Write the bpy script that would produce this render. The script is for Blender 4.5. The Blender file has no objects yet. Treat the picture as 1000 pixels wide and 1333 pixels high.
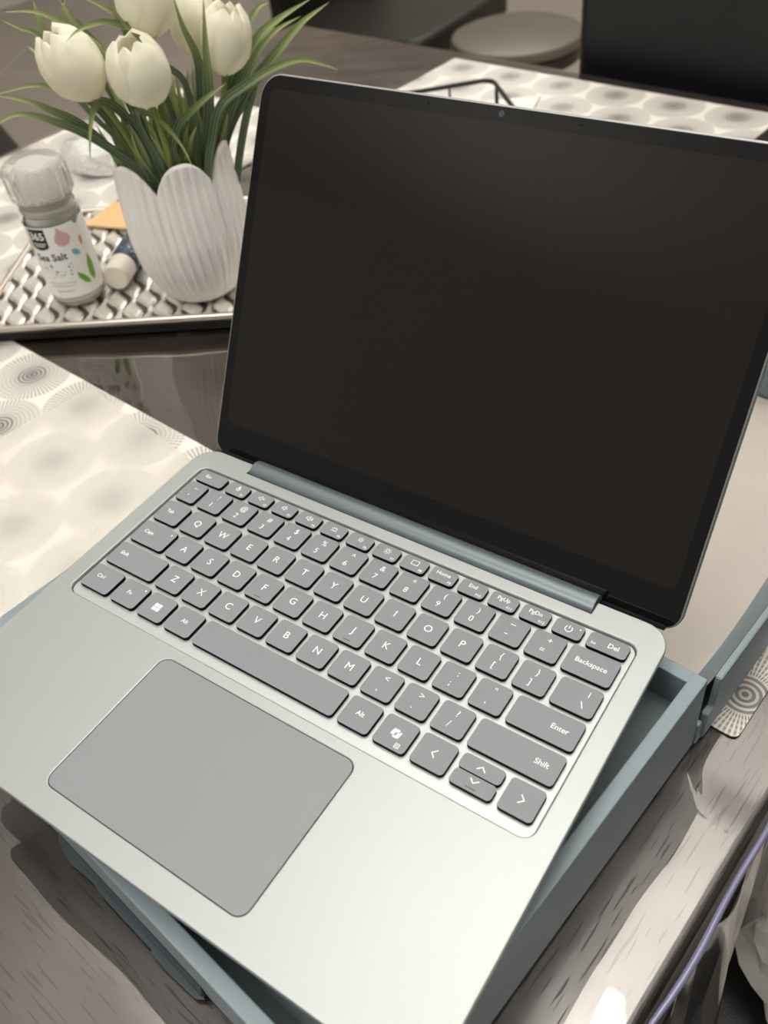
import bpy, bmesh, math, random
from mathutils import Vector, Matrix

random.seed(7)
C = bpy.context.scene.collection
PI = math.pi
R_ = math.radians
# All geometry is written in millimetres in the frame of the laptop deck
# (x along the hinge, y towards the hinge, z = 0 on the deck) and stored in metres.
FLOOR = -820.0                      # floor height in that frame
def W(x, y, z): return Vector((x / 1000, y / 1000, (z - FLOOR) / 1000))

# ------------------------------------------------------------------ camera
cam = bpy.data.cameras.new('camera'); camo = bpy.data.objects.new('camera', cam); C.objects.link(camo)
right = Vector((0.8266917631200787, 0.553519468571913, -0.1009798331414872))
down = Vector((0.3279520164069379, -0.6198581236905594, -0.7128978758766524))
fwd = Vector((-0.45719602330295817, 0.5562302620378421, -0.6939594309967079))
m = Matrix((right, -down, -fwd)).transposed().to_4x4()
m.translation = W(203.976, -159.789, 336.618)
camo.matrix_world = m
cam.sensor_fit = 'VERTICAL'; cam.sensor_height = 36.0; cam.lens = 1186.32 / 1333 * 36
cam.clip_start = 0.01; cam.clip_end = 60
cam.dof.use_dof = True; cam.dof.focus_distance = 0.44; cam.dof.aperture_fstop = 11
bpy.context.scene.camera = camo

# ------------------------------------------------------------------ world, lamps, exposure
sc = bpy.context.scene
sc.view_settings.view_transform = 'Standard'; sc.view_settings.look = 'None'
sc.view_settings.gamma = 1; sc.view_settings.use_curve_mapping = False
sc.view_settings.exposure = 0.0
wd = bpy.data.worlds.new('world'); sc.world = wd; wd.use_nodes = True
wd.node_tree.nodes['Background'].inputs[0].default_value = (1.0, 0.95, 0.90, 1)
wd.node_tree.nodes['Background'].inputs[1].default_value = 0.30
def area(name, x, y, z, sx, sy, rad, col, rot=(0, 0, 0)):
    l = bpy.data.lights.new(name, 'AREA'); l.shape = 'RECTANGLE'; l.size = sx / 1000; l.size_y = sy / 1000
    l.energy = rad * PI * l.size * l.size_y; l.color = col
    o = bpy.data.objects.new(name, l); C.objects.link(o); o.location = W(x, y, z); o.rotation_euler = rot
    return o
CEIL = 1640.0
# a small ceiling downlight, plus unseen fill lamps added to brighten ceiling and room
LAMP = (1.0, 0.965, 0.92)
area('ceiling_wash_fill', -20, 560, CEIL - 950, 420, 420, 128, LAMP, (PI, 0, 0))  # unseen uplight added to give a bright ceiling with soft falloff
area('rear_fill', -300, -900, CEIL - 12, 600, 400, 18, LAMP)  # added fill behind the camera, brightens the fronts of vase and tulips
area('downlight', 40, 420, CEIL - 12, 150, 150, 16, LAMP)
area('far_fill', -1500, 3000, CEIL - 1000, 420, 420, 110, LAMP, (PI, 0, 0))  # unseen uplight added to lift the dark far end of the room
area('rear_ceiling_fill', -1300, -1900, CEIL - 900, 420, 420, 14, LAMP, (PI, 0, 0))  # unseen uplight added so a brighter ceiling reflects in the upper screen

# ------------------------------------------------------------------ materials
def newmat(name):
    mt = bpy.data.materials.new(name); mt.use_nodes = True
    nt = mt.node_tree; return mt, nt, nt.nodes, nt.links, nt.nodes['Principled BSDF']
def srgb(r, g, b):
    f = lambda c: (c / 255 / 12.92) if c / 255 <= 0.04045 else ((c / 255 + 0.055) / 1.055) ** 2.4
    return (f(r), f(g), f(b), 1)
def simple(name, col, rough=0.5, metal=0.0, spec=0.5, bump=0.0, bscale=400, coat=0.0, trans=0.0, ior=1.45, var=0.0, sheen=0.0):
    mt, nt, N, L, P = newmat(name)
    P.inputs['Base Color'].default_value = col; P.inputs['Roughness'].default_value = rough
    P.inputs['Metallic'].default_value = metal; P.inputs['Specular IOR Level'].default_value = spec
    P.inputs['Coat Weight'].default_value = coat; P.inputs['Coat Roughness'].default_value = 0.05
    P.inputs['Transmission Weight'].default_value = trans; P.inputs['IOR'].default_value = ior
    P.inputs['Sheen Weight'].default_value = sheen
    tc = N.new('ShaderNodeTexCoord')
    if bump or var:
        n = N.new('ShaderNodeTexNoise'); n.inputs['Scale'].default_value = bscale; n.inputs['Detail'].default_value = 3
        L.new(tc.outputs['Object'], n.inputs['Vector'])
    if bump:
        b = N.new('ShaderNodeBump'); b.inputs['Strength'].default_value = bump; b.inputs['Distance'].default_value = 0.0006
        L.new(n.outputs['Fac'], b.inputs['Height']); L.new(b.outputs['Normal'], P.inputs['Normal'])
    if var:
        mx = N.new('ShaderNodeMix'); mx.data_type = 'RGBA'
        mx.inputs[6].default_value = tuple(c * (1 - var) for c in col[:3]) + (1,)
        mx.inputs[7].default_value = tuple(min(1, c * (1 + var)) for c in col[:3]) + (1,)
        L.new(n.outputs['Fac'], mx.inputs[0]); L.new(mx.outputs[2], P.inputs['Base Color'])
    return mt
M = {}
M['alu'] = simple('alu', (0.385, 0.415, 0.404, 1), 0.42, 0.5, 0.5, 0.05, 2500)
M['alu_plate'] = simple('alu_plate', (0.46, 0.495, 0.485, 1), 0.40, 0.45, 0.5)
M['hinge'] = simple('hinge', (0.15, 0.185, 0.195, 1), 0.38, 0.5, 0.5)
M['lid_metal'] = simple('lid_metal', (0.30, 0.31, 0.305, 1), 0.42, 0.6)
M['key'] = simple('key', (0.222, 0.240, 0.254, 1), 0.55, 0.0, 0.45, 0.03, 3000)
M['key_side'] = simple('key_side', (0.004, 0.0045, 0.005, 1), 0.7, 0, 0.12)  # black for the dark key base and the painted-in shadow under the caps
M['legend'] = simple('legend', (0.82, 0.84, 0.84, 1), 0.6)
M['dark_mark'] = simple('dark_mark', (0.09, 0.09, 0.10, 1), 0.6)
M['touchpad'] = simple('touchpad', (0.235, 0.248, 0.262, 1), 0.42, 0.0, 0.5)
M['groove'] = simple('groove', (0.02, 0.02, 0.022, 1), 0.7)
M['bezel'] = simple('bezel', (0.0035, 0.003, 0.003, 1), 0.06, 0, 0.5)
M['display'] = simple('display', (0.010, 0.0085, 0.0075, 1), 0.08, 0, 0.5)
M['lens'] = simple('lens', (0.05, 0.055, 0.07, 1), 0.1)
M['pinhole'] = simple('pinhole', (0.001, 0.001, 0.001, 1), 0.8)
M['rubber'] = simple('rubber', (0.02, 0.02, 0.02, 1), 0.8)
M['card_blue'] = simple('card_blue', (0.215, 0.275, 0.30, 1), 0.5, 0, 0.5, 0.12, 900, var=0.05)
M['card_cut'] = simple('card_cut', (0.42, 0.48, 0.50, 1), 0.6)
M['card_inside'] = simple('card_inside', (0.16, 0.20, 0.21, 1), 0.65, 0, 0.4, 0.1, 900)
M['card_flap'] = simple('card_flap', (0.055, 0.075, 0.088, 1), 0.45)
M['liner'] = simple('liner', (0.50, 0.455, 0.41, 1), 0.45, 0, 0.5, 0.1, 60, var=0.04)
M['leather'] = simple('leather', (0.006, 0.006, 0.007, 1), 0.38, 0, 0.5, 0.35, 700)
M['leather_brown'] = simple('leather_brown', (0.022, 0.018, 0.013, 1), 0.42, 0, 0.5, 0.2, 500)
M['steel'] = simple('steel', (0.55, 0.52, 0.48, 1), 0.25, 1.0)
M['stool_top'] = simple('stool_top', (0.17, 0.145, 0.12, 1), 0.35, 0.2, 0.5, var=0.1, bscale=9)
M['stool_rim'] = simple('stool_rim', (0.05, 0.04, 0.033, 1), 0.3, 0.3)
M['wall'] = simple('wall', (0.60, 0.55, 0.50, 1), 0.8, 0, 0.2, 0.1, 40)
M['ceiling'] = simple('ceiling', (0.76, 0.75, 0.73, 1), 0.9, 0, 0.2, 0.1, 60)
M['ceramic'] = simple('ceramic', (0.87, 0.84, 0.80, 1), 0.28, 0, 0.5)
M['stem'] = simple('stem', (0.20, 0.24, 0.05, 1), 0.5, var=0.2, bscale=60)
M['silver'] = simple('silver', (0.86, 0.83, 0.77, 1), 0.26, 0.55, 0.6, 0.25, 140)
M['silver_rim'] = simple('silver_rim', (0.62, 0.56, 0.50, 1), 0.28, 0.8)
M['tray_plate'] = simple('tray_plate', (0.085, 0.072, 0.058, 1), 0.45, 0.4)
M['tray_feet_and_shade'] = simple('tray_feet_and_shade', (0.006, 0.006, 0.006, 1), 0.5)
M['salt'] = simple('salt', (0.90, 0.885, 0.82, 1), 0.7, 0, 0.4, 0.8, 900, var=0.06)
M['label_film'] = simple('label_film', (0.80, 0.79, 0.76, 1), 0.35)
M['ink'] = simple('ink', (0.012, 0.012, 0.013, 1), 0.5)
M['ink_grey'] = simple('ink_grey', (0.22, 0.27, 0.29, 1), 0.5)
M['ink_pale'] = simple('ink_pale', (0.50, 0.44, 0.45, 1), 0.5)
M['ink_pink'] = simple('ink_pink', (0.62, 0.36, 0.39, 1), 0.5)
M['ink_teal'] = simple('ink_teal', (0.13, 0.42, 0.48, 1), 0.5)
M['ink_green'] = simple('ink_green', (0.16, 0.36, 0.02, 1), 0.5)
M['ink_orange'] = simple('ink_orange', (0.62, 0.32, 0.05, 1), 0.5)
M['ink_white'] = simple('ink_white', (0.85, 0.85, 0.83, 1), 0.5)
M['tan_card'] = simple('tan_card', (0.66, 0.44, 0.22, 1), 0.6, 0, 0.3, 0.1, 300, var=0.05)
M['blue_card'] = simple('blue_card', (0.035, 0.06, 0.17, 1), 0.45)
M['blue_print'] = simple('blue_print', (0.33, 0.36, 0.47, 1), 0.45)
M['cap_white'] = simple('cap_white', (0.74, 0.68, 0.58, 1), 0.4)
M['wire'] = simple('wire', (0.006, 0.007, 0.008, 1), 0.4, 0.2)
M['paper'] = simple('paper', (0.82, 0.78, 0.73, 1), 0.6)
M['hem'] = simple('hem', (0.17, 0.17, 0.28, 1), 0.12, 0, 0.8, 0.2, 30)

def clear_plastic(name, tint, k, rough, ior=1.5, patches=False):
    """thin clear film: see-through with a fresnel gloss"""
    mt, nt, N, L, P = newmat(name); N.remove(P); out = N['Material Output']
    tr = N.new('ShaderNodeBsdfTransparent'); tr.inputs[0].default_value = tint
    gl = N.new('ShaderNodeBsdfGlossy'); gl.inputs['Color'].default_value = (1.0, 0.95, 0.91, 1); gl.inputs['Roughness'].default_value = rough
    fr = N.new('ShaderNodeFresnel'); fr.inputs[0].default_value = ior
    mu = N.new('ShaderNodeMath'); mu.operation = 'MULTIPLY'; mu.inputs[1].default_value = k; mu.use_clamp = True
    L.new(fr.outputs[0], mu.inputs[0]); fac = mu.outputs[0]
    if patches:   # spots where the film clings to the wood and loses its second reflection
        tc = N.new('ShaderNodeTexCoord'); mp = N.new('ShaderNodeMapping'); mp.inputs['Scale'].default_value = (17, 34, 1)
        n = N.new('ShaderNodeTexNoise'); n.inputs['Scale'].default_value = 1; n.inputs['Detail'].default_value = 5; n.inputs['Roughness'].default_value = 0.62
        cr = N.new('ShaderNodeValToRGB'); cr.color_ramp.elements[0].position = 0.665; cr.color_ramp.elements[1].position = 0.675
        cr.color_ramp.elements[0].color = (1, 1, 1, 1); cr.color_ramp.elements[1].color = (0.35, 0.35, 0.35, 1)
        L.new(tc.outputs['Object'], mp.inputs[0]); L.new(mp.outputs[0], n.inputs['Vector']); L.new(n.outputs['Fac'], cr.inputs[0])
        m2 = N.new('ShaderNodeMath'); m2.operation = 'MULTIPLY'; L.new(fac, m2.inputs[0]); L.new(cr.outputs[0], m2.inputs[1]); fac = m2.outputs[0]
    mx = N.new('ShaderNodeMixShader'); L.new(fac, mx.inputs[0]); L.new(tr.outputs[0], mx.inputs[1]); L.new(gl.outputs[0], mx.inputs[2])
    L.new(mx.outputs[0], out.inputs[0]); return mt
M['cover'] = clear_plastic('cover', (0.97, 0.965, 0.96, 1), 2.2, 0.03, 1.55, True)
M['drape'] = clear_plastic('drape', (0.80, 0.81, 0.82, 1), 1.5, 0.12, 1.5)
M['glass'] = clear_plastic('glass', (0.985, 0.985, 0.97, 1), 1.3, 0.03, 1.5)
M['cap_clear'] = simple('cap_clear', (0.92, 0.91, 0.86, 1), 0.07, 0, 0.6, trans=0.75, ior=1.35)

def film(name, col, alpha, rough=0.5, bump=0.0):
    mt, nt, N, L, P = newmat(name)
    P.inputs['Base Color'].default_value = col; P.inputs['Roughness'].default_value = rough; P.inputs['Alpha'].default_value = alpha
    tc = N.new('ShaderNodeTexCoord'); n = N.new('ShaderNodeTexNoise'); n.inputs['Scale'].default_value = 12; n.inputs['Detail'].default_value = 3
    L.new(tc.outputs['Object'], n.inputs['Vector'])
    b = N.new('ShaderNodeBump'); b.inputs['Strength'].default_value = bump; b.inputs['Distance'].default_value = 0.01
    L.new(n.outputs['Fac'], b.inputs['Height']); L.new(b.outputs['Normal'], P.inputs['Normal'])
    return mt
M['tissue'] = film('tissue', (0.90, 0.87, 0.80, 1), 0.28, 0.6, 0.05)
M['bag'] = film('bag', (0.74, 0.74, 0.70, 1), 0.88, 0.3, 0.1)
M['crumple'] = film('crumple', (0.86, 0.86, 0.85, 1), 0.72, 0.2, 0.05)

def wood(name, rot):
    mt, nt, N, L, P = newmat(name)
    tc = N.new('ShaderNodeTexCoord'); mp = N.new('ShaderNodeMapping'); mp.inputs['Rotation'].default_value = (0, 0, rot)
    L.new(tc.outputs['Object'], mp.inputs[0])
    def noise(sx, sy, det, rg=0.5, dist=0.0):
        m2 = N.new('ShaderNodeMapping'); m2.inputs['Scale'].default_value = (sx, sy, sx); L.new(mp.outputs[0], m2.inputs[0])
        n = N.new('ShaderNodeTexNoise'); n.inputs['Scale'].default_value = 1; n.inputs['Detail'].default_value = det
        n.inputs['Roughness'].default_value = rg; n.inputs['Distortion'].default_value = dist
        L.new(m2.outputs[0], n.inputs['Vector']); return n
    n1 = noise(7, 60, 3, 0.5, 0.2)
    pore = noise(40, 680, 1.5, 0.45, 0.2)
    cr = N.new('ShaderNodeValToRGB'); L.new(n1.outputs['Fac'], cr.inputs[0])
    cr.color_ramp.elements[0].position = 0.3; cr.color_ramp.elements[0].color = (0.034, 0.026, 0.022, 1)
    cr.color_ramp.elements[1].position = 0.72; cr.color_ramp.elements[1].color = (0.066, 0.053, 0.046, 1)
    pr = N.new('ShaderNodeValToRGB'); L.new(pore.outputs['Fac'], pr.inputs[0])
    pr.color_ramp.elements[0].position = 0.325; pr.color_ramp.elements[0].color = (0.22, 0.20, 0.19, 1)
    pr.color_ramp.elements[1].position = 0.385; pr.color_ramp.elements[1].color = (1, 1, 1, 1)
    mx = N.new('ShaderNodeMix'); mx.data_type = 'RGBA'; mx.blend_type = 'MULTIPLY'; mx.inputs[0].default_value = 1
    L.new(cr.outputs[0], mx.inputs[6]); L.new(pr.outputs[0], mx.inputs[7]); L.new(mx.outputs[2], P.inputs['Base Color'])
    b = N.new('ShaderNodeBump'); b.inputs['Strength'].default_value = 0.5; b.inputs['Distance'].default_value = 0.0004
    L.new(pr.outputs[0], b.inputs['Height']); L.new(b.outputs['Normal'], P.inputs['Normal'])
    P.inputs['Roughness'].default_value = 0.32; P.inputs['Specular IOR Level'].default_value = 0.5
    cw = N.new('ShaderNodeMapRange'); cw.inputs[1].default_value = 0.2; cw.inputs[2].default_value = 1.0; cw.inputs[3].default_value = 0.0; cw.inputs[4].default_value = 0.4
    L.new(pr.outputs[0], cw.inputs[0]); L.new(cw.outputs[0], P.inputs['Coat Weight'])          # varnish lies on the ridges, not in the pores
    P.inputs['Coat Roughness'].default_value = 0.12; P.inputs['Coat IOR'].default_value = 1.6; P.inputs['Coat Tint'].default_value = (1.0, 0.95, 0.90, 1)
    return mt
M['wood_a'] = wood('wood_a', 0.0); M['wood_b'] = wood('wood_b', PI / 2)

def burst_print(name, R=0.0335, strength=0.9):
    """white vinyl printed with staggered grey starbursts (rays of dashes round rings)"""
    mt, nt, N, L, P = newmat(name)
    tc = N.new('ShaderNodeTexCoord'); sx, sy = 0.072, 0.110
    def vm(op, a, b=None):
        n = N.new('ShaderNodeVectorMath'); n.operation = op
        for i, v in enumerate((a, b)):
            if v is None: continue
            if hasattr(v, 'links'): L.new(v, n.inputs[i])
            else: n.inputs[i].default_value = v
        return n
    def mm(op, a, b=None, c=None):
        n = N.new('ShaderNodeMath'); n.operation = op
        for i, v in enumerate((a, b, c)):
            if v is None: continue
            if hasattr(v, 'links'): L.new(v, n.inputs[i])
            else: n.inputs[i].default_value = v
        return n.outputs[0]
    q = vm('MULTIPLY', tc.outputs['Object'], (1 / sx, 1 / sy, 0)).outputs[0]
    def cell(off):
        a = vm('ADD', q, off).outputs[0]; f = vm('FRACTION', a).outputs[0]
        s = vm('SUBTRACT', f, (0.5, 0.5, 0)).outputs[0]; s = vm('MULTIPLY', s, (sx, sy, 0)).outputs[0]
        ln = vm('LENGTH', s).outputs[1]; return s, ln
    a, la = cell((0.5, 0.5, 0)); b, lb = cell((0.0, 0.0, 0))
    sel = mm('LESS_THAN', lb, la)
    mx = N.new('ShaderNodeMix'); mx.data_type = 'VECTOR'; L.new(sel, mx.inputs[0]); L.new(a, mx.inputs[4]); L.new(b, mx.inputs[5])
    v = mx.outputs[1]; r = mm('DIVIDE', mm('MINIMUM', la, lb), R)
    sp = N.new('ShaderNodeSeparateXYZ'); L.new(v, sp.inputs[0])
    ang = mm('ARCTAN2', sp.outputs[1], sp.outputs[0])
    ray = mm('SINE', mm('MULTIPLY', ang, 60.0)); ray = mm('MULTIPLY_ADD', ray, 2.2, 0.75); 
    rc = N.new('ShaderNodeClamp'); L.new(ray, rc.inputs[0]); ray = rc.outputs[0]
    ring = mm('SINE', mm('MULTIPLY', r, 2 * PI * 10.0)); ring = mm('MULTIPLY_ADD', ring, 2.0, 0.95)
    rg = N.new('ShaderNodeClamp'); L.new(ring, rg.inputs[0]); ring = rg.outputs[0]
    outer = mm('GREATER_THAN', r, 0.36)                   # rings in the middle, rays of dashes outside
    ringo = mm('MULTIPLY_ADD', ring, 0.4, 0.6)
    dash = mm('MULTIPLY', ray, ringo)
    mx2 = N.new('ShaderNodeMix'); L.new(outer, mx2.inputs[0]); L.new(ring, mx2.inputs[2]); L.new(dash, mx2.inputs[3])
    inside = mm('LESS_THAN', r, 1.0)
    fade = mm('MULTIPLY_ADD', r, -0.42, 1.0)
    ink = mm('MULTIPLY', mm('MULTIPLY', mx2.outputs[0], inside), mm('MULTIPLY', fade, strength))
    glow = mm('MULTIPLY', mm('MAXIMUM', mm('MULTIPLY_ADD', r, -1.5, 1.0), 0.0), 0.62)
    tint = mm('MULTIPLY', inside, 0.10)
    ink = mm('MAXIMUM', mm('MAXIMUM', ink, glow), tint)
    cm = N.new('ShaderNodeMix'); cm.data_type = 'RGBA'
    cm.inputs[6].default_value = (0.84, 0.80, 0.73, 1); cm.inputs[7].default_value = (0.018, 0.02, 0.03, 1)
    L.new(ink, cm.inputs[0]); L.new(cm.outputs[2], P.inputs['Base Color'])
    P.inputs['Roughness'].default_value = 0.36; P.inputs['Specular IOR Level'].default_value = 0.5
    return mt
M['burst'] = burst_print('burst')

def petal_mat():
    mt, nt, N, L, P = newmat('petal')
    tc = N.new('ShaderNodeTexCoord'); sp = N.new('ShaderNodeSeparateXYZ'); L.new(tc.outputs['UV'], sp.inputs[0])
    cr = N.new('ShaderNodeValToRGB'); L.new(sp.outputs[1], cr.inputs[0])
    cr.color_ramp.elements[0].position = 0.0; cr.color_ramp.elements[0].color = (0.70, 0.64, 0.32, 1)
    cr.color_ramp.elements[1].position = 0.22; cr.color_ramp.elements[1].color = (0.95, 0.925, 0.79, 1)
    L.new(cr.outputs[0], P.inputs['Base Color'])
    mp = N.new('ShaderNodeMapping'); mp.inputs['Scale'].default_value = (28, 2.5, 1); L.new(tc.outputs['UV'], mp.inputs[0])
    n = N.new('ShaderNodeTexNoise'); n.inputs['Scale'].default_value = 1; n.inputs['Detail'].default_value = 2; L.new(mp.outputs[0], n.inputs['Vector'])
    b = N.new('ShaderNodeBump'); b.inputs['Strength'].default_value = 0.35; b.inputs['Distance'].default_value = 0.002
    L.new(n.outputs['Fac'], b.inputs['Height']); L.new(b.outputs['Normal'], P.inputs['Normal'])
    tl = N.new('ShaderNodeBsdfTranslucent'); L.new(cr.outputs[0], tl.inputs[0]); ms = N.new('ShaderNodeMixShader'); ms.inputs[0].default_value = 0.38
    L.new(P.outputs[0], ms.inputs[1]); L.new(tl.outputs[0], ms.inputs[2]); L.new(ms.outputs[0], N['Material Output'].inputs[0])
    P.inputs['Roughness'].default_value = 0.5; P.inputs['Subsurface Weight'].default_value = 0.0
    P.inputs['Subsurface Radius'].default_value = (0.01, 0.009, 0.006); P.inputs['Subsurface Scale'].default_value = 0.3
    return mt
M['petal'] = petal_mat()
def leaf_mat():
    mt, nt, N, L, P = newmat('leaf')
    tc = N.new('ShaderNodeTexCoord'); sp = N.new('ShaderNodeSeparateXYZ'); L.new(tc.outputs['UV'], sp.inputs[0])
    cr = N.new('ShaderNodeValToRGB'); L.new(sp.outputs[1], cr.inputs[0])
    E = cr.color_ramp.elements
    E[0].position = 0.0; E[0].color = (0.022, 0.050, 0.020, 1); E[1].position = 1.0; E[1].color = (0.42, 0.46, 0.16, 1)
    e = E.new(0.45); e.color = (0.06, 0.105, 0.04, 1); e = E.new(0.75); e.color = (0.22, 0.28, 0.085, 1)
    wv = N.new('ShaderNodeMath'); wv.operation = 'MULTIPLY'; wv.inputs[1].default_value = 19.0; L.new(sp.outputs[0], wv.inputs[0])
    sn = N.new('ShaderNodeMath'); sn.operation = 'SINE'; L.new(wv.outputs[0], sn.inputs[0])
    ma = N.new('ShaderNodeMath'); ma.operation = 'MULTIPLY_ADD'; ma.inputs[1].default_value = 0.16; ma.inputs[2].default_value = 0.12; ma.use_clamp = True
    L.new(sn.outputs[0], ma.inputs[0])
    mx = N.new('ShaderNodeMix'); mx.data_type = 'RGBA'; L.new(ma.outputs[0], mx.inputs[0]); L.new(cr.outputs[0], mx.inputs[6])
    mx.inputs[7].default_value = (0.45, 0.52, 0.33, 1); L.new(mx.outputs[2], P.inputs['Base Color'])
    P.inputs['Roughness'].default_value = 0.45
    return mt
M['leaf'] = leaf_mat()
def floor_mat():
    mt, nt, N, L, P = newmat('floor_tile')
    tc = N.new('ShaderNodeTexCoord'); br = N.new('ShaderNodeTexBrick'); L.new(tc.outputs['Object'], br.inputs['Vector'])
    br.offset = 0.0; br.inputs['Scale'].default_value = 1.0; br.inputs['Brick Width'].default_value = 0.9; br.inputs['Row Height'].default_value = 0.9
    br.inputs['Mortar Size'].default_value = 0.006
    br.inputs['Color1'].default_value = (0.36, 0.315, 0.275, 1); br.inputs['Color2'].default_value = (0.33, 0.29, 0.255, 1); br.inputs['Mortar'].default_value = (0.46, 0.42, 0.38, 1)
    L.new(br.outputs['Color'], P.inputs['Base Color']); P.inputs['Roughness'].default_value = 0.35
    return mt
M['floor'] = floor_mat()
def bottle_mat():
    mt, nt, N, L, P = newmat('bottle_print')
    tc = N.new('ShaderNodeTexCoord'); vo = N.new('ShaderNodeTexVoronoi'); vo.inputs['Scale'].default_value = 210; L.new(tc.outputs['Object'], vo.inputs['Vector'])
    cr = N.new('ShaderNodeValToRGB'); L.new(vo.outputs['Distance'], cr.inputs[0])
    cr.color_ramp.elements[0].position = 0.16; cr.color_ramp.elements[0].color = (0.45, 0.5, 0.55, 1)
    cr.color_ramp.elements[1].position = 0.26; cr.color_ramp.elements[1].color = (0.035, 0.055, 0.085, 1)
    L.new(cr.outputs[0], P.inputs['Base Color']); P.inputs['Roughness'].default_value = 0.35
    return mt
M['bottle'] = bottle_mat()

# ------------------------------------------------------------------ builders
def tag(o, label=None, cat=None, group=None, kind=None):
    if label: o['label'] = label
    if cat: o['category'] = cat
    if group: o['group'] = group
    if kind: o['kind'] = kind
    return o
def thing(name, label, cat, loc, rz=0.0, group=None):
    o = bpy.data.objects.new(name, None); C.objects.link(o); o.empty_display_size = 0.02
    o.location = W(*loc); o.rotation_euler = (0, 0, rz)
    return tag(o, label, cat, group)
def link(name, me, mat, parent=None, loc=None, rz=0.0, matrix=None):
    o = bpy.data.objects.new(name, me); C.objects.link(o)
    for mt in (mat if isinstance(mat, (list, tuple)) else [mat]):
        if len(me.materials) < (len(mat) if isinstance(mat, (list, tuple)) else 1): me.materials.append(M[mt])
    if parent: o.parent = parent
    if matrix is not None: o.matrix_local = matrix
    elif loc is not None:
        o.location = W(*loc) if parent is None else Vector(loc) / 1000
        o.rotation_euler = (0, 0, rz)
    return o
def pydata(name, verts, faces, smooth=False, uvs=None):
    me = bpy.data.meshes.new(name)
    me.from_pydata([(v[0] / 1000, v[1] / 1000, v[2] / 1000) for v in verts], [], faces)
    if uvs:
        ul = me.uv_layers.new(name='uv')
        for lp in me.loops: ul.data[lp.index].uv = uvs[lp.vertex_index]
    me.update()
    if smooth: me.polygons.foreach_set('use_smooth', [True] * len(me.polygons))
    return me
def autosmooth(me, ang=35):
    me.polygons.foreach_set('use_smooth', [True] * len(me.polygons)); me.set_sharp_from_angle(angle=R_(ang)); return me
def rrect(x0, x1, y0, y1, r, n=6, rs=None):
    """rounded rectangle loop, ccw; rs = radii (x1y0, x1y1, x0y1, x0y0)"""
    rs = rs or (r, r, r, r); P = []
    for (cx, cy, a0), rr in zip(((x1, y0, -PI / 2), (x1, y1, 0), (x0, y1, PI / 2), (x0, y0, PI)), rs):
        sx = -1 if cx == x1 else 1; sy = -1 if cy == y1 else 1
        for i in range(n + 1):
            a = a0 + PI / 2 * i / n
            P.append((cx + sx * rr + rr * math.cos(a), cy + sy * rr + rr * math.sin(a)))
    return P
def slab_mesh(name, loops, z0, z1, bev=0.0, res=2, ang=35):
    """closed outline(s) extruded from z0 to z1 with rounded edges; inner loops become holes"""
    cu = bpy.data.curves.new(name, 'CURVE'); cu.dimensions = '2D'; cu.fill_mode = 'BOTH'
    cu.extrude = max(1e-6, ((z1 - z0) / 2 - bev) / 1000); cu.bevel_depth = bev / 1000; cu.bevel_resolution = res; cu.offset = -bev / 1000
    for lp in loops:
        s = cu.splines.new('POLY'); s.points.add(len(lp) - 1); s.use_cyclic_u = True
        for p, (x, y) in zip(s.points, lp): p.co = (x / 1000, y / 1000, 0, 1)
    ob = bpy.data.objects.new('tmp', cu); me = bpy.data.meshes.new_from_object(ob)
    bpy.data.objects.remove(ob); bpy.data.curves.remove(cu)
    me.name = name; me.transform(Matrix.Translation((0, 0, (z0 + z1) / 2000)))
    bm = bmesh.new(); bm.from_mesh(me); bmesh.ops.remove_doubles(bm, verts=bm.verts, dist=1e-7); bm.to_mesh(me); bm.free()
    me.materials.clear(); autosmooth(me, ang)
    for p in me.polygons:
        if abs(p.normal.z) > 0.999: p.use_smooth = False
    return me
def slab(name, loops, z0, z1, bev, mat, parent=None, res=2, **k):
    return link(name, slab_mesh(name, loops, z0, z1, bev, res), mat, parent, **k)
def rbox(x0, x1, y0, y1, z0, z1, bev, n=2):
    bm = bmesh.new(); bmesh.ops.create_cube(bm, size=1.0)
    for v in bm.verts:
        v.co = Vector(((x0 + x1) / 2 + v.co.x * (x1 - x0), (y0 + y1) / 2 + v.co.y * (y1 - y0), (z0 + z1) / 2 + v.co.z * (z1 - z0))) / 1000
    if bev: bmesh.ops.bevel(bm, geom=bm.edges[:], offset=bev / 1000, segments=n, profile=0.5, affect='EDGES')
    me = bpy.data.meshes.new('box'); bm.to_mesh(me); bm.free(); autosmooth(me, 40)
    for p in me.polygons:
        if max(abs(c_) for c_ in p.normal) > 0.999: p.use_smooth = False
    return me
def box(name, x0, x1, y0, y1, z0, z1, bev, mat, parent=None, n=2, **k):
    return link(name, rbox(x0, x1, y0, y1, z0, z1, bev, n), mat, parent, **k)
def lathe(name, prof, n=48, fn=None, closed=False):
    V = []; F = []
    for i, (r, z) in enumerate(prof):
        for j in range(n):
            a = 2 * PI * j / n; rr, zz = (r, z) if fn is None else fn(r, z, a, i)
            V.append((rr * math.cos(a), rr * math.sin(a), zz))
    for i in range(len(prof) - 1):
        for j in range(n):
            F.append((i * n + j, i * n + (j + 1) % n, (i + 1) * n + (j + 1) % n, (i + 1) * n + j))
    if closed:
        F.append(tuple(range(n))[::-1]); F.append(tuple((len(prof) - 1) * n + j for j in range(n)))
    return autosmooth(pydata(name, V, F), 40)
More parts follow.
